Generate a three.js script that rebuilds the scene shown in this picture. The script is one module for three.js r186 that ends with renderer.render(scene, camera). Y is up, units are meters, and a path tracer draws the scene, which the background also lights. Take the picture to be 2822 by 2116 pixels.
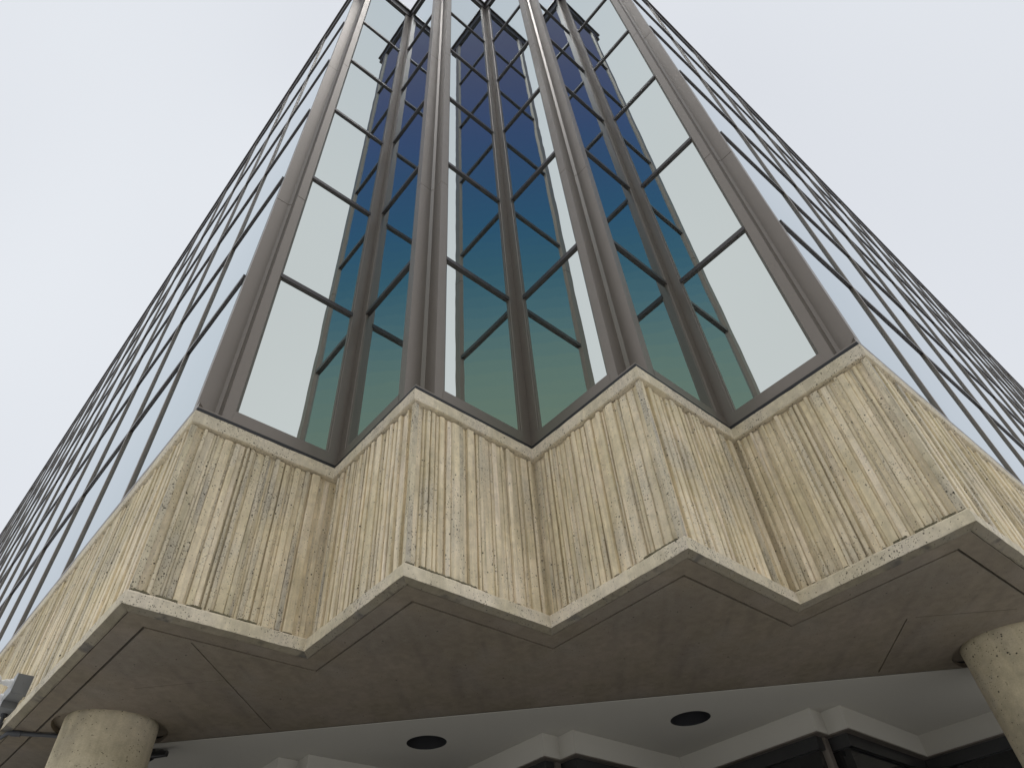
import * as THREE from 'three';
import { mergeGeometries } from 'three/addons/utils/BufferGeometryUtils.js';

// ---------------------------------------------------------------- camera, sky, sun, exposure
const scene = new THREE.Scene();
const EYE = 1.6;
const camera = new THREE.PerspectiveCamera(59.53, 1024 / 767, 0.05, 600);
camera.rotation.order = 'YXZ';
camera.rotation.set(0.80200, 0.01774, -0.08625);
camera.position.set(0, EYE, 0);
scene.add(camera);

const renderer = new THREE.WebGLRenderer({ antialias: true });
renderer.setSize(1024, 767);
renderer.toneMapping = THREE.LinearToneMapping;
renderer.toneMappingExposure = 1.0;
renderer.shadowMap.enabled = true;

let seed = 20417;
const rnd = () => { seed |= 0; seed = (seed + 0x6D2B79F5) | 0; let t = Math.imul(seed ^ (seed >>> 15), 1 | seed); t = (t + Math.imul(t ^ (t >>> 7), 61 | t)) ^ t; return ((t ^ (t >>> 14)) >>> 0) / 4294967296; };
const rr = (a, b) => a + (b - a) * rnd();
const pick = (a) => a[Math.floor(rnd() * a.length)];
const clamp = (x, a = 0, b = 1) => Math.min(b, Math.max(a, x));
const smooth = (a, b, x) => { const t = clamp((x - a) / (b - a)); return t * t * (3 - 2 * t); };

// periodic value noise
function lattice(n) { const a = new Float32Array(n * n); for (let i = 0; i < n * n; i++) a[i] = rnd(); return a; }
function noiser(nx, ny) {
  const a = new Float32Array(nx * ny); for (let i = 0; i < a.length; i++) a[i] = rnd();
  return (u, v) => {                                    // u, v in 0..1, periodic
    const x = u * nx, y = v * ny, xi = Math.floor(x), yi = Math.floor(y);
    let fx = x - xi, fy = y - yi; fx = fx * fx * (3 - 2 * fx); fy = fy * fy * (3 - 2 * fy);
    const x0 = ((xi % nx) + nx) % nx, x1 = (x0 + 1) % nx, y0 = ((yi % ny) + ny) % ny, y1 = (y0 + 1) % ny;
    const p = a[y0 * nx + x0], q = a[y0 * nx + x1], r = a[y1 * nx + x0], s = a[y1 * nx + x1];
    return (p * (1 - fx) + q * fx) * (1 - fy) + (r * (1 - fx) + s * fx) * fy;
  };
}

// overcast sky: even pale grey cloud with faint, broad structure
{
  const w = 512, h = 256, d = new Float32Array(w * h * 4);
  const n1 = noiser(6, 4), n2 = noiser(14, 8), n3 = noiser(30, 18);
  for (let j = 0; j < h; j++) for (let i = 0; i < w; i++) {
    const u = i / w, v = j / h;
    const c = 0.55 * n1(u, v) + 0.3 * n2(u, v) + 0.15 * n3(u, v) - 0.5;
    const k = 1 + 0.22 * c, o = (j * w + i) * 4;
    d[o] = 0.742 * k; d[o + 1] = 0.772 * k; d[o + 2] = 0.825 * (1 + 0.19 * c); d[o + 3] = 1;
  }
  const sky = new THREE.DataTexture(d, w, h, THREE.RGBAFormat, THREE.FloatType);
  sky.mapping = THREE.EquirectangularReflectionMapping;
  sky.magFilter = sky.minFilter = THREE.LinearFilter; sky.wrapS = THREE.RepeatWrapping;
  sky.needsUpdate = true;
  scene.background = sky; scene.environment = sky;
}
const sun = new THREE.DirectionalLight(new THREE.Color().setRGB(1, 0.97, 0.93), 1.2);
sun.position.set(2, 60, 5); sun.target.position.set(0, 0, 0);
sun.castShadow = true; sun.shadow.radius = 24;
sun.shadow.mapSize.set(2048, 2048);
Object.assign(sun.shadow.camera, { left: -50, right: 50, top: 50, bottom: -50, near: 1, far: 140 });
scene.add(sun, sun.target);

// ---------------------------------------------------------------- textures and materials
const TEX = 1024, TEX_M = 2.4;                          // texels, metres
function texture(data, srgb) {
  const t = new THREE.DataTexture(data, TEX, TEX, THREE.RGBAFormat, THREE.UnsignedByteType);
  t.wrapS = t.wrapT = THREE.RepeatWrapping; t.magFilter = THREE.LinearFilter; t.minFilter = THREE.LinearMipmapLinearFilter; t.generateMipmaps = true;
  if (srgb) t.colorSpace = THREE.SRGBColorSpace;
  t.needsUpdate = true; return t;
}
// board-marked concrete: colour and relief; pits = blow holes, gray = weathered cement skin, lime = white runs
function concrete({ base, pits, gray, lime, streak = 1, dark = 0 }) {
  const n1 = noiser(3, 3), n2 = noiser(9, 7), n3 = noiser(40, 34), n4 = noiser(70, 5), n5 = noiser(180, 12), n6 = noiser(7, 2), n7 = noiser(300, 300), n8 = noiser(26, 4), n9 = noiser(5, 6), n10 = noiser(60, 60);
  const hole = new Float32Array(TEX * TEX);
  for (let k = 0; k < pits; k++) {
    const cx = rnd() * TEX, cy = rnd() * TEX;
    const m = smooth(0.38, 0.72, 0.65 * n9(cx / TEX, cy / TEX) + 0.35 * n2(cx / TEX, cy / TEX));
    if (rnd() > 0.12 + 0.88 * m) continue;
    const r = rnd() < 0.06 ? rr(2.2, 3.8) : rr(0.8, 2.0), sy = rr(0.7, 1.25), a = rr(-0.8, 0.8), ca = Math.cos(a), sa = Math.sin(a), depth = rr(0.55, 1);
    for (let y = -6; y <= 6; y++) for (let x = -6; x <= 6; x++) {
      const px = (x * ca + y * sa), py = (-x * sa + y * ca) * sy, q = 1 - smooth(r * 0.6, r * 1.15, Math.hypot(px, py));
      if (q <= 0) continue;
      const o = ((Math.floor(cy + y) + TEX) % TEX) * TEX + ((Math.floor(cx + x) + TEX) % TEX);
      hole[o] = Math.max(hole[o], q * depth);
    }
  }
  const col = new Uint8Array(TEX * TEX * 4), bmp = new Uint8Array(TEX * TEX * 4);
  for (let j = 0; j < TEX; j++) for (let i = 0; i < TEX; i++) {
    const u = i / TEX, v = j / TEX, o = j * TEX + i;
    const a = n1(u, v), b = n2(u, v), c = n3(u, v), s1 = n4(u, v), s2 = n5(u, v), f = n7(u, v), g = n10(u, v);
    let k = 1 + 0.10 * (a - 0.5) + 0.09 * (b - 0.5) + 0.09 * (c - 0.5) + streak * (0.12 * (s1 - 0.5) + 0.08 * (s2 - 0.5)) + 0.07 * (f - 0.5) + 0.05 * (g - 0.5);
    let R = base[0] * k, G = base[1] * k, B = base[2] * (k + 0.05 * (b - 0.5));
    const w = gray * smooth(0.5, 0.78, 0.45 * n9(u, v) + 0.3 * b + 0.25 * c);
    const gv = (base[0] + base[1] + base[2]) / 3 * 0.93 * k; R += (gv * 1.05 - R) * w; G += (gv - G) * w; B += (gv * 0.89 - B) * w;
    const l = lime * smooth(0.66, 0.86, 0.5 * n6(u, v) + 0.5 * n8(u, v)) * (0.6 + 0.4 * s2);
    R += (222 - R) * l; G += (216 - G) * l; B += (200 - B) * l;
    const q = dark * smooth(0.55, 0.85, 0.5 * n8(u, v) + 0.3 * n6(u, v) + 0.2 * g);
    R *= 1 - 0.5 * q; G *= 1 - 0.5 * q; B *= 1 - 0.47 * q;
    const h = hole[o] * 0.8; R *= 1 - h; G *= 1 - h; B *= 1 - h * 1.02;
    col[o * 4] = clamp(R, 0, 255); col[o * 4 + 1] = clamp(G, 0, 255); col[o * 4 + 2] = clamp(B, 0, 255); col[o * 4 + 3] = 255;
    const z = clamp(190 + 26 * (f - 0.5) + 44 * (c - 0.5) + 26 * (s2 - 0.5) - 170 * hole[o], 0, 255);
    bmp[o * 4] = bmp[o * 4 + 1] = bmp[o * 4 + 2] = z; bmp[o * 4 + 3] = 255;
  }
  return new THREE.MeshStandardMaterial({ map: texture(col, true), bumpMap: texture(bmp, false), bumpScale: 0.007, roughness: 0.93, metalness: 0 });
}
const BUFF = [221, 206, 176];
const M = {};
M.conc = [
  concrete({ base: BUFF, pits: 2600, gray: 0.35, lime: 0.25 }),
  concrete({ base: [216, 202, 174], pits: 6500, gray: 0.6, lime: 0.15 }),
  concrete({ base: [224, 210, 184], pits: 3200, gray: 0.5, lime: 0.65 }),
  concrete({ base: [208, 196, 170], pits: 12000, gray: 0.75, lime: 0.5, dark: 0.35 }),
  concrete({ base: [219, 205, 176], pits: 5600, gray: 0.7, lime: 0.55, dark: 0.1, streak: 0.7 }),
];
M.lip = concrete({ base: [211, 200, 178], pits: 9500, gray: 0.55, lime: 0.1, streak: 0.4 });
M.column = concrete({ base: [196, 184, 157], pits: 3800, gray: 0.5, lime: 0.05, streak: 0.35, dark: 0.25 });
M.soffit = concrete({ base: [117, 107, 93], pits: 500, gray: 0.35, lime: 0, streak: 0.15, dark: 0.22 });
M.stainAndShade = concrete({ base: [122, 114, 97], pits: 3000, gray: 0.6, lime: 0.3, streak: 0.3, dark: 0.8 });  // stained concrete, base darkened further to imitate shade under the lower lip
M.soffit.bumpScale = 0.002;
function plain(r, g, b, o = {}) { return new THREE.MeshStandardMaterial({ color: new THREE.Color().setRGB(r, g, b), roughness: 0.8, metalness: 0, ...o }); }
// brushed, slightly chalky bronze anodised aluminium
function fineNoise(lo, hi, nx, ny) {
  const n = noiser(nx, ny), m = noiser(5, 5), d = new Uint8Array(TEX * TEX * 4);
  for (let j = 0; j < TEX; j++) for (let i = 0; i < TEX; i++) { const o = (j * TEX + i) * 4, z = lo + (hi - lo) * (0.5 * n(i / TEX, j / TEX) + 0.5 * m(i / TEX, j / TEX)); d[o] = d[o + 1] = d[o + 2] = z; d[o + 3] = 255; }
  return texture(d, false);
}
const mottled = fineNoise(175, 255, 90, 40);
M.frame = new THREE.MeshStandardMaterial({ color: new THREE.Color().setRGB(0.205, 0.178, 0.152), roughness: 0.45, roughnessMap: mottled, metalness: 0.55 });
M.bar = new THREE.MeshStandardMaterial({ color: new THREE.Color().setRGB(0.062, 0.055, 0.054), roughness: 0.42, roughnessMap: mottled, metalness: 0.5 });
M.seal = plain(0.012, 0.012, 0.014, { roughness: 0.6 });
const wavy = (() => {                                    // float glass is never quite flat
  const n = 256, d = new Float32Array(n * n * 4), a = noiser(5, 4), b = noiser(11, 9);
  for (let j = 0; j < n; j++) for (let i = 0; i < n; i++) { const o = (j * n + i) * 4, z = 0.8 * a(i / n, j / n) + 0.2 * b(i / n, j / n); d[o] = d[o + 1] = d[o + 2] = z; d[o + 3] = 1; }
  const t = new THREE.DataTexture(d, n, n, THREE.RGBAFormat, THREE.FloatType); t.wrapS = t.wrapT = THREE.RepeatWrapping; t.magFilter = t.minFilter = THREE.LinearFilter; t.needsUpdate = true; return t;
})();
M.glass = new THREE.MeshPhysicalMaterial({ specularColor: new THREE.Color().setRGB(0.78, 0.83, 0.89), color: new THREE.Color().setRGB(0.725, 0.757, 0.705), metalness: 1, roughness: 0.0, bumpMap: wavy, bumpScale: 0.0014 });
M.plaster = plain(0.42, 0.40, 0.355, { roughness: 0.85, bumpMap: mottled, bumpScale: 0.001 });
M.black = plain(0.008, 0.008, 0.01, { roughness: 0.7 });
M.darkGlass = new THREE.MeshPhysicalMaterial({ color: new THREE.Color().setRGB(0.012, 0.012, 0.012), roughness: 0.04, metalness: 0 });
M.podium = plain(0.74, 0.71, 0.63, { roughness: 0.9 });
M.roof = plain(0.3, 0.3, 0.3);
M.boxGrey = plain(0.16, 0.165, 0.17, { roughness: 0.6 });
M.boxLight = plain(0.42, 0.43, 0.44, { roughness: 0.5 });
M.conduit = plain(0.05, 0.053, 0.06, { roughness: 0.55 });
M.camWhite = plain(0.72, 0.72, 0.72, { roughness: 0.35 });
M.camDark = plain(0.02, 0.02, 0.02, { roughness: 0.3 });

// ---------------------------------------------------------------- helpers
const V3 = (x, y, z) => new THREE.Vector3(x, y, z);
const used = {};
function named(name) { const n = used[name] = (used[name] ?? -1) + 1; return n ? `${name}_${String(n).padStart(3, '0')}` : name; }
class Faces {                                            // flat-shaded quads and triangles with uv in texture units
  constructor() { this.p = []; this.t = []; }
  tri(a, b, c, ua, ub, uc) { this.p.push(...a, ...b, ...c); this.t.push(...ua, ...ub, ...uc); }
  quad(a, b, c, d, ua, ub, uc, ud) { this.tri(a, b, c, ua, ub, uc); this.tri(a, c, d, ua, uc, ud); }
  geometry() {
    const g = new THREE.BufferGeometry();
    g.setAttribute('position', new THREE.Float32BufferAttribute(this.p, 3));
    g.setAttribute('uv', new THREE.Float32BufferAttribute(this.t, 2));
    g.computeVertexNormals(); return g;
  }
}
const ORIGIN = { x: 0.063, z: -9 };                      // foot of the building
const building = new THREE.Group();
building.name = 'office_tower'; building.position.set(ORIGIN.x, 0, ORIGIN.z);
building.userData = { label: 'concrete and mirror glass office tower with pleated corner on round columns', category: 'building' };
scene.add(building);
function shade(m) { m.castShadow = m.receiveShadow = true; return m; }
function part(name, geometry, material, parent = building, label) {
  geometry.translate(-ORIGIN.x, 0, -ORIGIN.z);
  const m = shade(new THREE.Mesh(geometry, material)); m.name = name; if (label) m.userData.label = label;
  parent.add(m); return m;
}

// ---------------------------------------------------------------- plan of the tower
const S = 2.4, AX = -3.537, AZ = -4.992;                 // bay width, first outer corner
const HT = 6.86, HB = 4.594;                             // top of the concrete band, its lower edge
const FLOOR = 3.0, TOP = HT + 18.85;
const P = (i) => new THREE.Vector2(AX + i * S, AZ), V = (i) => new THREE.Vector2(AX + (i + 0.5) * S, AZ - S / 2);
const turned = (x, z, deg) => { const c = Math.cos(deg * Math.PI / 180), s = Math.sin(deg * Math.PI / 180); return new THREE.Vector2(c * x - s * z, s * x + c * z); };
const DL = turned(-Math.SQRT1_2, -Math.SQRT1_2, -1.5), DR = turned(Math.SQRT1_2, -Math.SQRT1_2, 1.0);
const BAY = 2.3, NL = 18, NR = 15;
// a wall runs from a to b along the outline seen from the street, left to right; its outside is n
function wall(a, b, ma, mb) {
  const d = b.clone().sub(a), L = d.length(); d.divideScalar(L);
  return { a, d, L, n: new THREE.Vector2(-d.y, d.x), ma, mb, at(t, y, o) { return [a.x + d.x * t + this.n.x * o, y, a.y + d.y * t + this.n.y * o]; } };
}
const walls = [];
for (let i = 0; i < 3; i++) { walls.push(wall(P(i), V(i), 1, -1), wall(V(i), P(i + 1), -1, 1)); }
const FL = P(0).clone().addScaledVector(DL, NL * BAY), FR = P(3).clone().addScaledVector(DR, NR * BAY);
const left = wall(FL, P(0), 0, 1), right = wall(P(3), FR, 1, 0);
for (const w of [...walls, left, right]) if (w.n.y < 0 && w !== left && w !== right) throw new Error('normal');

// box on a wall: t0..t1 along, y0..y1 up, d0 (back) .. d1 (front) out; mitred where it ends at a corner
function slab(w, t0, t1, y0, y1, d0, d1, { ma = 0, mb = 0, uv = [rnd(), rnd()], chamfer = 0 } = {}) {
  const f = new Faces(), k = 1 / TEX_M, A = (d) => t0 - ma * d, B = (d) => t1 + mb * d;
  const q = (x, y) => [uv[0] + x * k, uv[1] + y * k];
  const c = chamfer, F = d1, e = d1 - c;
  const P0 = (d, y) => w.at(A(d), y, d), P1 = (d, y) => w.at(B(d), y, d);
  const ca = ma ? 0 : c, cb = mb ? 0 : c;                // chamfer free ends only
  const L = w.at(A(F) + ca, y0, F), R_ = w.at(B(F) - cb, y0, F), LT = w.at(A(F) + ca, y1, F), RT = w.at(B(F) - cb, y1, F);
  f.quad(L, R_, RT, LT, q(A(F), y0), q(B(F), y0), q(B(F), y1), q(A(F), y1));
  if (ca) f.quad(P0(e, y0), L, LT, P0(e, y1), q(A(e) - c, y0), q(A(F), y0), q(A(F), y1), q(A(e) - c, y1));
  if (cb) f.quad(R_, P1(e, y0), P1(e, y1), RT, q(B(F), y0), q(B(e) + c, y0), q(B(e) + c, y1), q(B(F), y1));
  const la = ca ? e : F, lb = cb ? e : F;
  f.quad(P0(d0, y0), P0(la, y0), P0(la, y1), P0(d0, y1), q(A(d0) + d0, y0), q(A(d0) + la, y0), q(A(d0) + la, y1), q(A(d0) + d0, y1));
  f.quad(P1(lb, y0), P1(d0, y0), P1(d0, y1), P1(lb, y1), q(B(0) - lb, y0), q(B(0) - d0, y0), q(B(0) - d0, y1), q(B(0) - lb, y1));
  f.quad(P0(d0, y0), P1(d0, y0), R_, L, q(A(d0), y0 + d0), q(B(d0), y0 + d0), q(B(F), y0 + F), q(A(F), y0 + F));
  f.quad(LT, RT, P1(d0, y1), P0(d0, y1), q(A(F), y1 - F), q(B(F), y1 - F), q(B(d0), y1 - d0), q(A(d0), y1 - d0));
  f.quad(P1(d0, y0), P0(d0, y0), P0(d0, y1), P1(d0, y1), q(0, y0), q(1, y0), q(1, y1), q(0, y1));
  return f.geometry();
}
// one cast rib: a strip of the board-marked face with uneven arrises
function rib(w, t0, t1, y0, y1, d0, d1, { ma = 0, mb = 0, uv = [rnd(), rnd()] } = {}) {
  const f = new Faces(), k = 1 / TEX_M, n = 7, c = Math.min(0.007, (t1 - t0) * 0.2);
  const rows = [];
  for (let i = 0; i <= n; i++) {
    const y = y0 + (y1 - y0) * i / n, d = d1 + rr(-0.0025, 0.0025), j = 0.0035;
    rows.push({ y, d, l: (ma ? t0 - ma * d : t0 + c + rr(-j, j)), r: (mb ? t1 + mb * d : t1 - c + rr(-j, j)), lb: ma ? t0 - ma * d0 : t0 + rr(-j, j) * 0.6, rb: mb ? t1 + mb * d0 : t1 + rr(-j, j) * 0.6, ed: d - c });
  }
  const q = (x, y) => [uv[0] + x * k, uv[1] + y * k];
  for (let i = 0; i < n; i++) {
    const a = rows[i], b = rows[i + 1];
    f.quad(w.at(a.l, a.y, a.d), w.at(a.r, a.y, a.d), w.at(b.r, b.y, b.d), w.at(b.l, b.y, b.d), q(a.l, a.y), q(a.r, a.y), q(b.r, b.y), q(b.l, b.y));
    if (!ma) {
      f.quad(w.at(a.lb, a.y, a.ed), w.at(a.l, a.y, a.d), w.at(b.l, b.y, b.d), w.at(b.lb, b.y, b.ed), q(a.lb, a.y), q(a.l, a.y), q(b.l, b.y), q(b.lb, b.y));
      f.quad(w.at(a.lb, a.y, d0), w.at(a.lb, a.y, a.ed), w.at(b.lb, b.y, b.ed), w.at(b.lb, b.y, d0), q(a.lb - 0.05, a.y), q(a.lb, a.y), q(b.lb, b.y), q(b.lb - 0.05, b.y));
    }
    if (!mb) {
      f.quad(w.at(a.r, a.y, a.d), w.at(a.rb, a.y, a.ed), w.at(b.rb, b.y, b.ed), w.at(b.r, b.y, b.d), q(a.r, a.y), q(a.rb, a.y), q(b.rb, b.y), q(b.r, b.y));
      f.quad(w.at(a.rb, a.y, a.ed), w.at(a.rb, a.y, d0), w.at(b.rb, b.y, d0), w.at(b.rb, b.y, b.ed), q(a.rb, a.y), q(a.rb + 0.05, a.y), q(b.rb + 0.05, b.y), q(b.rb, b.y));
    }
  }
  const z = rows[n];
  f.quad(w.at(z.l, z.y, z.d), w.at(z.r, z.y, z.d), w.at(z.rb, z.y, d0), w.at(z.lb, z.y, d0), q(0, 0), q(0.1, 0), q(0.1, 0.05), q(0, 0.05));
  return f.geometry();
}

// ---------------------------------------------------------------- concrete band
const LIP_T = 0.165, LIP_B = 0.15, BACK = -0.078;
const RIB0 = HB + LIP_B - 0.004, RIB1 = HT - LIP_T - 0.02;
function ribs(w, from, to, panel, { weather = () => 0, list } = {}) {
  let t = from, last = -1; const own = [rnd(), rnd()];
  while (t < to - 0.02) {
    let width = rnd() < 0.32 ? rr(0.022, 0.036) : rnd() < 0.8 ? rr(0.04, 0.068) : rr(0.075, 0.105);
    if (to - t - width < 0.03) width = to - t;
    let level; do level = pick([0, 1, 2, 3]); while (level === last || (level === 0 && last === 3) || (level === 3 && last === 0)); last = level;
    if (level === 0) width = rr(0.014, 0.034);
    if (level > 0) {
      const d1 = BACK + [0, 0.017, 0.036, 0.055][level] + rr(-0.003, 0.003);
      const top = RIB1 - (rnd() < 0.25 ? rr(0.004, 0.03) : 0);
      const fresh = rnd() < 0.35, g = rib(w, t, t + width, RIB0, top, BACK - 0.004, d1, fresh ? {} : { uv: own });
      const k = weather(t + width / 2), m = rnd() < k ? M.conc[3] : fresh ? pick([M.conc[0], M.conc[2], M.conc[1]]) : M.conc[4];
      if (list) list.push(g); else part('rib', g, m, panel);
    }
    t += width;
  }
}
function band(w, t0, t1, ma, mb, ribFrom, ribTo, weather, material) {
  const panel = part('concrete_panel', slab(w, t0, t1, HB + 0.02, HT - 0.02, -0.26, BACK, { ma, mb }), material);
  ribs(w, ribFrom, ribTo, panel, { weather });
  // corner pieces: the outer corners are solid
  for (const [end, m] of [[0, ma], [1, mb]]) if (m > 0) {
    const c = rr(0.07, 0.1), d = BACK + 0.05;
    const g = end ? rib(w, t1 - c, t1, RIB0, RIB1, BACK - 0.004, d, { mb: 1 }) : rib(w, t0, t0 + c, RIB0, RIB1, BACK - 0.004, d, { ma: 1 });
    part('rib', g, weather(end ? t1 : t0) > 0.5 ? M.conc[3] : M.conc[2], panel);
  }
  return panel;
}
// lip with a profile: points [d, y] from the top back round the front to the bottom back
function moulding(w, t0, t1, ma, mb, prof, jag = 0, n = 1) {
  const f = new Faces(), k = 1 / TEX_M, uv = [rnd(), rnd()];
  const q = (x, y) => [uv[0] + x * k, uv[1] + y * k];
  let s = 0; const acc = [0]; for (let i = 1; i < prof.length; i++) acc.push(s += Math.hypot(prof[i][0] - prof[i - 1][0], prof[i][1] - prof[i - 1][1]));
  const off = []; for (let j = 0; j <= n; j++) off.push(prof.map(() => (j && j < n ? [rr(-jag, jag), rr(-jag, jag)] : [0, 0])));
  const pt = (j, i) => { const d = prof[i][0] + off[j][i][0], y = prof[i][1] + off[j][i][1], A = t0 - ma * d, B = t1 + mb * d; return { p: w.at(A + (B - A) * j / n, y, d), u: q(A + (B - A) * j / n, acc[i]) }; };
  for (let j = 0; j < n; j++) for (let i = 0; i + 1 < prof.length; i++) {
    const a = pt(j, i), b = pt(j, i + 1), c = pt(j + 1, i + 1), d = pt(j + 1, i);
    f.quad(b.p, c.p, d.p, a.p, b.u, c.u, d.u, a.u);
  }
  return f.geometry();
}
const topLip = [[-0.26, HT], [-0.012, HT], [0, HT - 0.012], [0, HT - LIP_T + 0.008], [-0.008, HT - LIP_T], [-0.26, HT - LIP_T]];
const CH = 0.02;                                        // chamfer under the lower lip
const botLip = [[-0.26, HB + LIP_B], [BACK + 0.03, HB + LIP_B], [-0.01, HB + LIP_B - 0.02], [0, HB + LIP_B - 0.035], [0, HB + 0.003], [-0.004, HB]];
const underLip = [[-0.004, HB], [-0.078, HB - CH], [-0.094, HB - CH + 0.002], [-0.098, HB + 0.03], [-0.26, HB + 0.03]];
walls.forEach((w, i) => {
  const wth = i === 0 ? (t) => 0.04 + 0.95 * Math.exp(-t / 0.55) : i % 2 ? (t) => 0.04 + 0.5 * Math.exp(-(w.L - t) / 0.1) : (t) => 0.05 + 0.5 * Math.exp(-t / 0.12);
  const conv0 = w.ma > 0, conv1 = w.mb > 0;
  band(w, 0, w.L, w.ma, w.mb, conv0 ? 0.165 : 0.0, conv1 ? w.L - 0.165 : w.L - 0.0, wth, M.conc[i % 3 === 1 ? 0 : 1]);
  part('concrete_coping', moulding(w, 0, w.L, w.ma, w.mb, topLip, 0.0025, 14), M.lip);
  const drip = part('concrete_drip_edge', moulding(w, 0, w.L, w.ma, w.mb, botLip, 0.0025, 22), M.lip);
  part('drip_underside', moulding(w, 0, w.L, w.ma, w.mb, underLip, 0.0025, 22), M.stainAndShade, drip);
});
band(left, left.L - 4.0, left.L, 0, 1, left.L - 4.0, left.L - 0.17, (t) => 0.12 + 0.4 * Math.exp(-(left.L - t) / 0.15), M.conc[0]);
band(right, 0, 2.7, 1, 0, 0.17, 2.7, (t) => 0.12 + 0.5 * Math.exp(-t / 0.2), M.conc[0]);
for (const [w, a, b] of [[left, 0, left.L - 4.0], [right, 2.7, right.L]]) {
  const panel = part('concrete_panel', slab(w, a, b, HB + 0.02, HT - 0.02, -0.26, BACK), M.conc[0]);
  const list = []; ribs(w, w === left ? b - 12 : a, w === left ? b : a + 12, panel, { list });
  const g = part('rib_field', mergeGeometries(list), M.conc[4], panel); g.userData.kind = 'stuff';
}
for (const [w, ma, mb] of [[left, 0, 1], [right, 1, 0]]) {
  part('concrete_coping', moulding(w, 0, w.L, ma, mb, topLip, 0.0025, 160), M.lip);
  const drip = part('concrete_drip_edge', moulding(w, 0, w.L, ma, mb, botLip, 0.0025, 260), M.lip);
  part('drip_underside', moulding(w, 0, w.L, ma, mb, underLip, 0.0025, 260), M.stainAndShade, drip);
}

// ---------------------------------------------------------------- soffit
const SOF = HB - CH + 0.004;                            // underside level
function outline(d) {                                   // street side outline at depth d, left to right
  const pts = []; const off = (w, t, m) => { const q = w.at(t + m * d, 0, d); return new THREE.Vector2(q[0], q[2]); };
  pts.push(off(left, 0, 0));
  pts.push(off(walls[0], 0, -1));
  walls.forEach((w) => pts.push(off(w, w.L, w.mb)));
  pts.push(off(right, right.L, 0));
  return pts;
}
function sheet(shape, y, depth) {                       // plan shape (x, -z) as a slab whose underside is at y
  const g = new THREE.ExtrudeGeometry(shape, { depth, bevelEnabled: false, curveSegments: 40 });
  g.rotateX(-Math.PI / 2); g.translate(0, y, 0);
  const u = g.attributes.uv, p = g.attributes.position;
  for (let i = 0; i < u.count; i++) u.setXY(i, (p.getX(i) + p.getY(i)) / TEX_M, (p.getZ(i) + p.getY(i)) / TEX_M);
  return g;
}
const toShape = (pts) => new THREE.Shape(pts.map((v) => new THREE.Vector2(v.x, -v.y)));
const COLS = [[-4.93, -7.6], [5.06, -7.6]], CR = 0.482;
const CEIL = { x0: -5.72, x1: 6.3, z0: -8.12 };
const far = [new THREE.Vector2(FR.x, -36), new THREE.Vector2(FL.x, -36)];
{
  const edge = outline(-0.29), inner = outline(-0.314), start = outline(-0.101);
  const ring = toShape([...start, ...[...edge].reverse()]);
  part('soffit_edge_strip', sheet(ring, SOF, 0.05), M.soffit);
  const s = toShape([...inner, new THREE.Vector2(FR.x, -36), new THREE.Vector2(CEIL.x1, -36), new THREE.Vector2(CEIL.x1, CEIL.z0), new THREE.Vector2(CEIL.x0, CEIL.z0), new THREE.Vector2(CEIL.x0, -36), new THREE.Vector2(FL.x, -36)]);
  const slit = (x0, z0, x1, z1, w = 0.014) => { const a = new THREE.Vector2(x0, -z0), b = new THREE.Vector2(x1, -z1), n = b.clone().sub(a).normalize().multiplyScalar(w / 2); const m = new THREE.Vector2(-n.y, n.x); s.holes.push(new THREE.Path([a.clone().add(m), b.clone().add(m), b.clone().sub(m), a.clone().sub(m)])); };
  slit(-3.262, -5.78, -3.262, -8.02, 0.012); slit(-4.2, -6.625, -3.29, -6.62, 0.008);
  slit(3.64, -6.7, 3.75, -8.02, 0.013); slit(3.72, -6.68, 4.75, -6.71, 0.013);
  for (const [x, z] of COLS) { const c = new THREE.Path(); c.absarc(x, -z, CR + 0.11, 0, Math.PI * 2); s.holes.push(c); }
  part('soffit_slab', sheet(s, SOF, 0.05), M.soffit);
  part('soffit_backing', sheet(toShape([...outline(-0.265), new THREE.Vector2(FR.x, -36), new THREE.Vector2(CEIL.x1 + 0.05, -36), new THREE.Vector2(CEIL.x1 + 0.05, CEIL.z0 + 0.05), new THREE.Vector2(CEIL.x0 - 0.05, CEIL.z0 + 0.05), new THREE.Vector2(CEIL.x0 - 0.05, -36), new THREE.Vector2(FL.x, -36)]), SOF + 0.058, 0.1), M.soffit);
}
for (const [x, z] of COLS) {
  const prof = []; for (let i = 0; i <= 24; i++) prof.push(new THREE.Vector2(CR + Math.sin(i * 2.1) * 0.0015, (SOF + 0.056) * i / 24));
  const g = new THREE.LatheGeometry(prof, 72); const u = g.attributes.uv;
  for (let i = 0; i < u.count; i++) u.setXY(i, u.getX(i) * 2 * Math.PI * CR / TEX_M * (TEX_M / 2.4) * 0.793, u.getY(i) * SOF / TEX_M);
  g.rotateY(x < 0 ? 0.6 : 2.2); g.translate(x, 0, z);
  part('round_column', g, M.column);
}

// ---------------------------------------------------------------- mirror glass curtain wall
const GD = -0.085, GS = -0.05;                                      // glass face
const panes = (w, t0, t1, y0, y1, gd = GD) => {         // one pane, tilted by a hair as set glass is
  const g = slab(w, t0, t1, y0, y1, gd - 0.02, gd);
  const c = w.at((t0 + t1) / 2, (y0 + y1) / 2, gd - 0.01);
  g.translate(-c[0], -c[1], -c[2]);
  g.rotateY(rr(-1, 1) * 0.0012); g.applyMatrix4(new THREE.Matrix4().makeRotationAxis(V3(w.d.x, 0, w.d.y), rr(-1, 1) * 0.0012));
  g.translate(c[0], c[1], c[2]);
  return part('glass_pane', g, M.glass);
};
const levels = []; for (let k = 0; k <= 6; k++) levels.push(k === 0 ? HT + 0.235 : HT + FLOOR * k - (k === 6 ? -0.42 : 0.02));
const BAR = 0.078;
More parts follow.
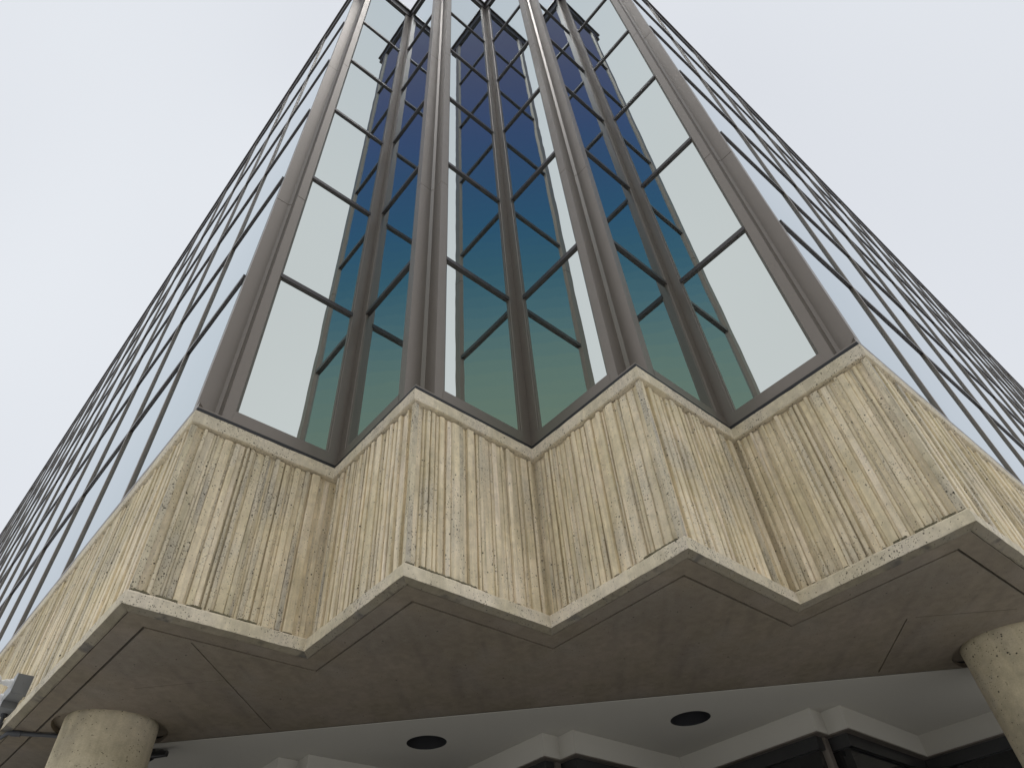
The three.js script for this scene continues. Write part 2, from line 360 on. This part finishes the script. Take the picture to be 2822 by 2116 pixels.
// plan of the notched cover on an outer corner, relative to that corner, x along the street front
const COVER = [[-0.262, -0.322], [-0.172, -0.232], [-0.026, -0.378], [0.026, -0.378], [0.172, -0.232], [0.262, -0.322], [0.262, -0.46], [-0.262, -0.46]];
const COVER_T = 0.262 * Math.SQRT2 + 0.028;             // how far the cover reaches along a wall
const JOINTS = [HT + 0.09, HT + 5.12, HT + 11.4, HT + 17.6, TOP + 0.02];
for (let i = 0; i < 4; i++) for (let j = 0; j + 1 < JOINTS.length; j++) {
  const p = P(i), s = new THREE.Shape(COVER.map(([x, z]) => new THREE.Vector2(p.x + x, -(p.y + z))));
  const g = new THREE.ExtrudeGeometry(s, { depth: JOINTS[j + 1] - JOINTS[j] - 0.018, bevelEnabled: true, bevelThickness: 0.003, bevelSize: 0.003, bevelSegments: 1, bevelOffset: -0.003 });
  g.rotateX(-Math.PI / 2); g.translate(0, JOINTS[j], 0);
  part('corner_cover', g, M.frame);
}
const MUL = 0.09;                                      // leg of the angle in an inner corner
walls.forEach((w) => {
  const c0 = w.ma > 0 ? COVER_T : MUL, c1 = w.mb > 0 ? w.L - COVER_T : w.L - MUL;
  part('sill_gasket', slab(w, 0, w.L, HT + 0.002, HT + 0.044, -0.2, -0.01, { ma: w.ma, mb: w.mb }), M.seal);
  part('sill_flashing', slab(w, 0, w.L, HT + 0.045, HT + 0.066, -0.2, -0.013, { ma: w.ma, mb: w.mb }), M.frame);
  part('sill_rail', slab(w, w.ma > 0 ? COVER_T : 0, w.mb > 0 ? w.L - COVER_T : w.L, HT + 0.067, HT + 0.235, -0.16, GD + 0.046, { ma: Math.min(0, w.ma), mb: Math.min(0, w.mb) }), M.frame);
  for (let k = 0; k < 6; k++) {
    panes(w, c0 - 0.02, c1 + 0.02, levels[k] + (k ? BAR / 2 - 0.01 : -0.01), levels[k + 1] - BAR / 2 + 0.01);
    if (k) {
      const b = part('transom', slab(w, c0, c1, levels[k] - BAR / 2, levels[k] + BAR / 2, GD - 0.04, GD + 0.034, { chamfer: 0 }), M.bar);
      part('glazing_bead', slab(w, c0 + 0.002, c1 - 0.002, levels[k] + BAR / 2 + 0.001, levels[k] + BAR / 2 + 0.022, GD - 0.03, GD + 0.014), M.frame, b);
    }
  }
  part('top_rail', slab(w, 0, w.L, levels[6] - BAR / 2, TOP - 0.09, GD - 0.2, GD + 0.05, { ma: w.ma, mb: w.mb }), M.bar);
  part('roof_edge', slab(w, 0, w.L, TOP - 0.088, TOP, GD - 0.3, GD + 0.1, { ma: w.ma, mb: w.mb }), M.bar);
  // leg of the inner corner mullion on this wall
  const inEnd = w.mb < 0;
  const y0 = HT + 0.237, y1 = levels[6] - BAR / 2 - 0.002;
  const leg = inEnd ? slab(w, w.L - MUL, w.L, y0, y1, GD - 0.05, GD + 0.03, { mb: -1, chamfer: 0.006 }) : slab(w, 0, MUL, y0, y1, GD - 0.05, GD + 0.03, { ma: -1, chamfer: 0.006 });
  const mm = part('corner_mullion', leg, M.frame);
  const bead = inEnd ? slab(w, w.L - MUL - 0.018, w.L - MUL - 0.002, y0, y1, GD - 0.03, GD + 0.02) : slab(w, MUL + 0.002, MUL + 0.018, y0, y1, GD - 0.03, GD + 0.02);
  part('glazing_bead', bead, M.frame, mm);
});
// the long side facades
for (const [w, n, ma, mb] of [[left, NL, 0, 1], [right, NR, 1, 0]]) {
  const T = (t0, t1) => (w === left ? [w.L - t1, w.L - t0] : [t0, t1]);   // distance from the corner -> along the wall
  part('sill_gasket', slab(w, 0, w.L, HT + 0.002, HT + 0.044, -0.2, -0.01, { ma, mb }), M.seal);
  part('sill_rail', slab(w, 0, w.L, HT + 0.045, HT + 0.13, -0.2, -0.015, { ma, mb }), M.frame);
  part('top_rail', slab(w, 0, w.L, levels[6] - BAR / 2, TOP - 0.09, GD - 0.2, GD + 0.05, { ma, mb }), M.bar);
  part('roof_edge', slab(w, 0, w.L, TOP - 0.088, TOP, GD - 0.3, GD + 0.1, { ma, mb }), M.bar);
  for (let b = 0; b < n; b++) {
    const f0 = b === 0 ? COVER_T : b * BAY + 0.035, f1 = (b + 1) * BAY - 0.035;
    for (let k = 0; k < 6; k++) {
      const [a, c] = T(f0 - 0.015, f1 + 0.015);
      panes(w, a, c, levels[k] + (k ? BAR / 2 - 0.01 : -0.12), levels[k + 1] - BAR / 2 + 0.01, GS);
      if (k) { const [e, f] = T(f0, f1); part('transom', slab(w, e, f, levels[k] - BAR / 2, levels[k] + BAR / 2, GS - 0.03, GS + 0.028), M.bar); }
    }
    const [e, f] = T((b + 1) * BAY - 0.032, (b + 1) * BAY + 0.032);
    part('facade_fin', slab(w, e, f, HT + 0.132, TOP + 0.03, GS - 0.03, GS + 0.032, { chamfer: 0.004 }), M.frame);
  }
}
part('roof_slab', sheet(toShape([...outline(-0.4), ...far]), TOP - 0.5, 0.2), M.roof);
// rear walls that close the block
for (const [a, b] of [[new THREE.Vector2(FR.x, -36.3), new THREE.Vector2(FL.x, -36.3)]]) { const w = wall(a, b, 0, 0); part('rear_wall', slab(w, 0, w.L, 0, TOP - 0.3, -0.15, 0.15), M.conc[0]); }

// ---------------------------------------------------------------- recessed entrance under the tower
const EX = 0.035, EP = 3.31, EZ = -8.73, CY = SOF - 0.006;  // middle of the middle pleat, pleat width, its outer corner, ceiling level
const LIGHTS = [[-1.6, -8.9], [1.69, -8.92]];
{
  const back = EZ - EP / 2 - 0.4;
  const s = toShape([new THREE.Vector2(CEIL.x0 + 0.004, CEIL.z0 - 0.004), new THREE.Vector2(CEIL.x1 - 0.004, CEIL.z0 - 0.004), new THREE.Vector2(CEIL.x1 - 0.004, back), new THREE.Vector2(CEIL.x0 + 0.004, back)]);
  for (const [x, z] of LIGHTS) { const c = new THREE.Path(); c.absarc(x, -z, 0.25, 0, Math.PI * 2); s.holes.push(c); }
  const ceiling = part('entrance_ceiling', sheet(s, CY, 0.03), M.plaster);
  for (const [x, z] of LIGHTS) {
    const g = new THREE.LatheGeometry([[0.0, 0.42], [0.247, 0.42], [0.247, 0.001], [0.2495, 0.001], [0.2495, 0.43], [0, 0.43]].map((q) => new THREE.Vector2(...q)), 48);
    g.translate(x, CY, z);
    const can = part('downlight_can', g, M.black, ceiling, 'round black recessed downlight opening');
    void can;
  }
  part('ceiling_backing', sheet(toShape([new THREE.Vector2(CEIL.x0, CEIL.z0), new THREE.Vector2(CEIL.x1, CEIL.z0), new THREE.Vector2(CEIL.x1, -36), new THREE.Vector2(CEIL.x0, -36)]), SOF + 0.48, 0.1), M.black);
}
const ep = [];                                            // pleated fascia with notched outer corners
for (let k = -2; k <= 2; k++) {
  const x = EX + k * EP;
  ep.push([x - EP / 2, EZ - EP / 2], [x - 0.19, EZ - 0.19], [x, EZ - 0.38], [x + 0.19, EZ - 0.19]);
}
ep.push([EX + 2.5 * EP, EZ - EP / 2]);
for (let i = 0; i + 1 < ep.length; i++) {
  const a = new THREE.Vector2(...ep[i]), b = new THREE.Vector2(...ep[i + 1]), w = wall(a, b, 0, 0);
  if (a.x > 6.6 || b.x < -6.6) continue;
  const kind = (j) => (((j % 4) + 4) % 4);                // 0 inner valley, 1 outer, 2 notch, 3 outer
  const m = (j) => (kind(j) === 0 || kind(j) === 2 ? -1 : 1);
  part('entrance_fascia', slab(w, 0, w.L, CY - 0.262, CY - 0.001, -0.1, 0, { ma: m(i), mb: m(i + 1) }), M.plaster);
  part('entrance_trim', slab(w, 0, w.L, CY - 0.276, CY - 0.264, -0.1, -0.002, { ma: m(i), mb: m(i + 1) }), M.frame);
  part('entrance_head_frame', slab(w, 0, w.L, CY - 0.42, CY - 0.278, -0.2, -0.09, { ma: m(i), mb: m(i + 1) }), M.camDark);
  part('entrance_glass', slab(w, 0, w.L, 0.02, CY - 0.422, -0.16, -0.14, { ma: m(i), mb: m(i + 1) }), M.darkGlass);
  if (kind(i) === 1) { const q = slab(w, w.L - 0.03, w.L + 0.0, 0.02, CY - 0.28, -0.14, -0.06, { mb: -1 }); part('entrance_mullion', q, M.frame); }
}
for (const x of [-6.62, 6.62]) { const w = x < 0 ? wall(new THREE.Vector2(-6.62, -30), new THREE.Vector2(-6.62, EZ - EP / 2), 0, 0) : wall(new THREE.Vector2(6.69, EZ - EP / 2), new THREE.Vector2(6.69, -30), 0, 0); part('entrance_side_wall', slab(w, 0, w.L, 0.02, CY - 0.001, -0.1, 0), M.plaster); }

// moss and grime grown along the ledge under the ribs
M.moss = plain(0.13, 0.115, 0.07, { roughness: 1 });
for (const [i, f0, f1] of [[0, 0.02, 0.6], [2, 0.02, 0.5], [3, 0.72, 0.97], [5, 0.6, 0.97]]) {
  const w = walls[i], y = HB + LIP_B + 0.001;                // broken tufts, not one unbroken line
  for (let t = w.L * f0; t < w.L * f1;) {
    const len = rr(0.05, 0.22), h = rr(0.004, 0.011);
    part('moss_tuft', moulding(w, t, t + len, 0, 0, [[-0.05, y + h], [-0.016, y + h * 0.3], [-0.011, y - 0.014 - h * 0.4], [-0.05, y - 0.018]], 0.004, 12), M.moss);
    t += len + (rnd() < 0.5 ? rr(0.0, 0.02) : rr(0.03, 0.14));
  }
}

// ---------------------------------------------------------------- cameras and conduit on the left
function loose(name, label, category, origin, group) {
  const o = new THREE.Group(); o.name = named(name); o.position.copy(origin); o.userData = { label, category }; if (group) o.userData.group = group; scene.add(o);
  return (pn, g, m, parent = o) => { g.translate(-origin.x, -origin.y, -origin.z); const k = shade(new THREE.Mesh(g, m)); k.name = pn; parent.add(k); return k; };
}
const LW = (t, h, d) => V3(...left.at(left.L - t, HB + h, d));
function rod(a, b, r0, r1 = r0, seg = 20) { const g = new THREE.CylinderGeometry(r1, r0, a.distanceTo(b), seg); g.applyQuaternion(new THREE.Quaternion().setFromUnitVectors(V3(0, 1, 0), b.clone().sub(a).normalize())); const c = a.clone().add(b).multiplyScalar(0.5); g.translate(c.x, c.y, c.z); return g; }
const CAMS = [
  ['white ball camera on the upper grey junction box on left concrete wall', 3.02, 0.235, 0.25, 0.205],
  ['white ball camera on the lower grey junction box beside the conduit', 3.275, 0.165, 0.27, 0.2],
];
CAMS.forEach(([label, t, h, len, tall]) => {
  const add = loose('security_camera', label, 'camera', LW(t + len / 2, h, -0.03), 'security cameras on the left concrete wall');
  const box = add('junction_box', slab(left, left.L - t - len, left.L - t, HB + h, HB + h + tall, -0.06, 0.122, { chamfer: 0.004 }), M.boxGrey);
  add('cover_plate', slab(left, left.L - t - len - 0.006, left.L - t + 0.006, HB + h - 0.006, HB + h + tall + 0.006, 0.123, 0.130, { chamfer: 0.002 }), M.boxLight, box);
  add('knockout', rod(LW(t + 0.001, h + tall * 0.6, 0.045), LW(t - 0.004, h + tall * 0.6, 0.045), 0.013), M.boxGrey, box);
  const cy = h + tall * 0.62, ct = t + len * 0.42;
  const br = add('bracket', rod(LW(ct, cy, 0.131), LW(ct, cy, 0.16), 0.046, 0.044), M.camWhite);
  add('bracket_collar', rod(LW(ct, cy, 0.161), LW(ct, cy - 0.004, 0.205), 0.034, 0.032), M.camWhite, br);
  add('bracket_neck', rod(LW(ct, cy - 0.004, 0.206), LW(ct, cy - 0.01, 0.25), 0.024, 0.02), M.camWhite, br);
  const ball = new THREE.SphereGeometry(0.078, 32, 20), c = LW(ct, cy - 0.012, 0.315); ball.translate(c.x, c.y, c.z);
  const body = add('camera_body', ball, M.camWhite);
  const lens = rod(LW(ct + 0.03, cy - 0.012, 0.38), LW(ct + 0.034, cy - 0.012, 0.394), 0.04, 0.036); add('lens', lens, M.camDark, body);
});
{
  const pts = [LW(3.47, 0.165, 0.03), LW(3.475, 0.06, 0.03), LW(3.48, -0.03, 0.022), LW(3.47, -0.075, -0.03), V3(-5.93, SOF - 0.03, -7.36), V3(-5.78, SOF - 0.028, -7.43), V3(-5.38, SOF - 0.028, -7.62)];
  const add = loose('conduit_pipe', 'dark conduit bending from the camera boxes under the soffit', 'conduit', pts[2]);
  add('pipe', new THREE.TubeGeometry(new THREE.CatmullRomCurve3(pts, false, 'catmullrom', 0.2), 60, 0.021, 14), M.conduit);
  add('coupling', rod(LW(3.476, 0.075, 0.03), LW(3.478, 0.02, 0.03), 0.031), M.conduit);
  add('coupling', rod(V3(-5.9, SOF - 0.029, -7.372), V3(-5.82, SOF - 0.029, -7.41), 0.031), M.conduit);
  add('fitting', rod(LW(3.47, 0.17, 0.03), LW(3.471, 0.135, 0.03), 0.034), M.conduit);
}
{
  const c = V3(-4.79, CY - 0.085, -8.3);
  const add = loose('security_camera', 'small black camera under the grey ceiling beside the left round column', 'camera', V3(c.x, CY - 0.002, c.z), 'security camera under the entrance ceiling');
  add('mount', rod(V3(c.x, CY - 0.001, c.z), V3(c.x, CY - 0.03, c.z), 0.055, 0.06), M.camDark);
  const b = new THREE.SphereGeometry(0.062, 28, 18); b.scale(1, 0.9, 1); b.translate(c.x, c.y + 0.02, c.z);
  const body = add('camera_body', b, M.camDark);
  add('sunshade', rod(V3(c.x + 0.02, c.y + 0.035, c.z + 0.01), V3(c.x + 0.22, c.y + 0.02, c.z + 0.03), 0.05, 0.034), M.camDark, body);
}

// ---------------------------------------------------------------- ground
{
  const g = new THREE.PlaneGeometry(800, 800); g.rotateX(-Math.PI / 2);
  const u = g.attributes.uv; for (let i = 0; i < u.count; i++) u.setXY(i, u.getX(i) * 800 / TEX_M, u.getY(i) * 800 / TEX_M);
  const m = shade(new THREE.Mesh(g, concrete({ base: [224, 225, 227], pits: 300, gray: 0.6, lime: 0.8, streak: 0.1 })));  // paving whitened to throw more light onto walls and soffit
  m.name = 'plaza_pavement'; m.userData = { kind: 'structure', label: 'paved plaza in front of tower, whitened to bounce light upward', category: 'pavement' };
  scene.add(m);
}

{
  const g = sheet(toShape([...outline(-0.3), ...far]), 0.004, 0.004);
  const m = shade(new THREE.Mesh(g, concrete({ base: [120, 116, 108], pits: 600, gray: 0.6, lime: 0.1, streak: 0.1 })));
  m.name = 'covered_paving'; m.userData = { kind: 'structure', label: 'bare grey paving under the tower soffit', category: 'pavement' };
  scene.add(m);
}

// ---------------------------------------------------------------- unseen tower, added behind the viewer to darken reflections in the pleats
{
  const t = new THREE.Group(); t.name = 'added_reflection_tower'; t.position.set(0.06, 0, 12);
  t.userData = { label: 'unseen tower added behind the viewer to put dark blue-green reflections in the pleated panes', category: 'building' };
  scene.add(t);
  const H = 106, W = 13.8, PH = 21, stops = [[0, 0.34, 0.43, 0.34], [23, 0.34, 0.43, 0.35], [28, 0.27, 0.39, 0.36], [33, 0.15, 0.30, 0.37], [37, 0.085, 0.235, 0.345], [43, 0.045, 0.18, 0.35], [50, 0.035, 0.135, 0.325], [58, 0.035, 0.10, 0.305], [67, 0.045, 0.075, 0.25], [80, 0.06, 0.055, 0.19], [106, 0.05, 0.045, 0.14]];  // tints by height paint the reflection colours that the pleats pick up
  const add = (name, g, m) => { const o = shade(new THREE.Mesh(g, m)); o.name = name; t.add(o); return o; };
  const core = new THREE.BoxGeometry(W - 0.3, H - PH - 0.1, 13.6); core.translate(0, (H + PH) / 2, 7.2); add('core_wall', core, plain(0.12, 0.13, 0.14));
  const pod = new THREE.BoxGeometry(W + 0.5, PH, 14.4); pod.translate(0, PH / 2, 7.1); add('bounce_podium', pod, M.podium);  // pale block added to bounce light back onto the concrete
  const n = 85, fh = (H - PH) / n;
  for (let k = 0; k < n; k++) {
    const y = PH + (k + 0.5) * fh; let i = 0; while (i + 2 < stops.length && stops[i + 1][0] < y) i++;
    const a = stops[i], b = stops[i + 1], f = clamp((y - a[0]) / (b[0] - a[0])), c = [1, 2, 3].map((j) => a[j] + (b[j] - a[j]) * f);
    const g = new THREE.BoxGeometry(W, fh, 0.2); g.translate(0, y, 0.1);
    add('reflection_tint_band', g, new THREE.MeshStandardMaterial({ color: new THREE.Color().setRGB(...c), metalness: 1, roughness: 0.15 }));
  }
  const r = new THREE.BoxGeometry(W + 0.4, 0.6, 14.6); r.translate(0, H + 0.3, 7.1); add('roof_edge', r, plain(0.15, 0.15, 0.16));
}

renderer.render(scene, camera);
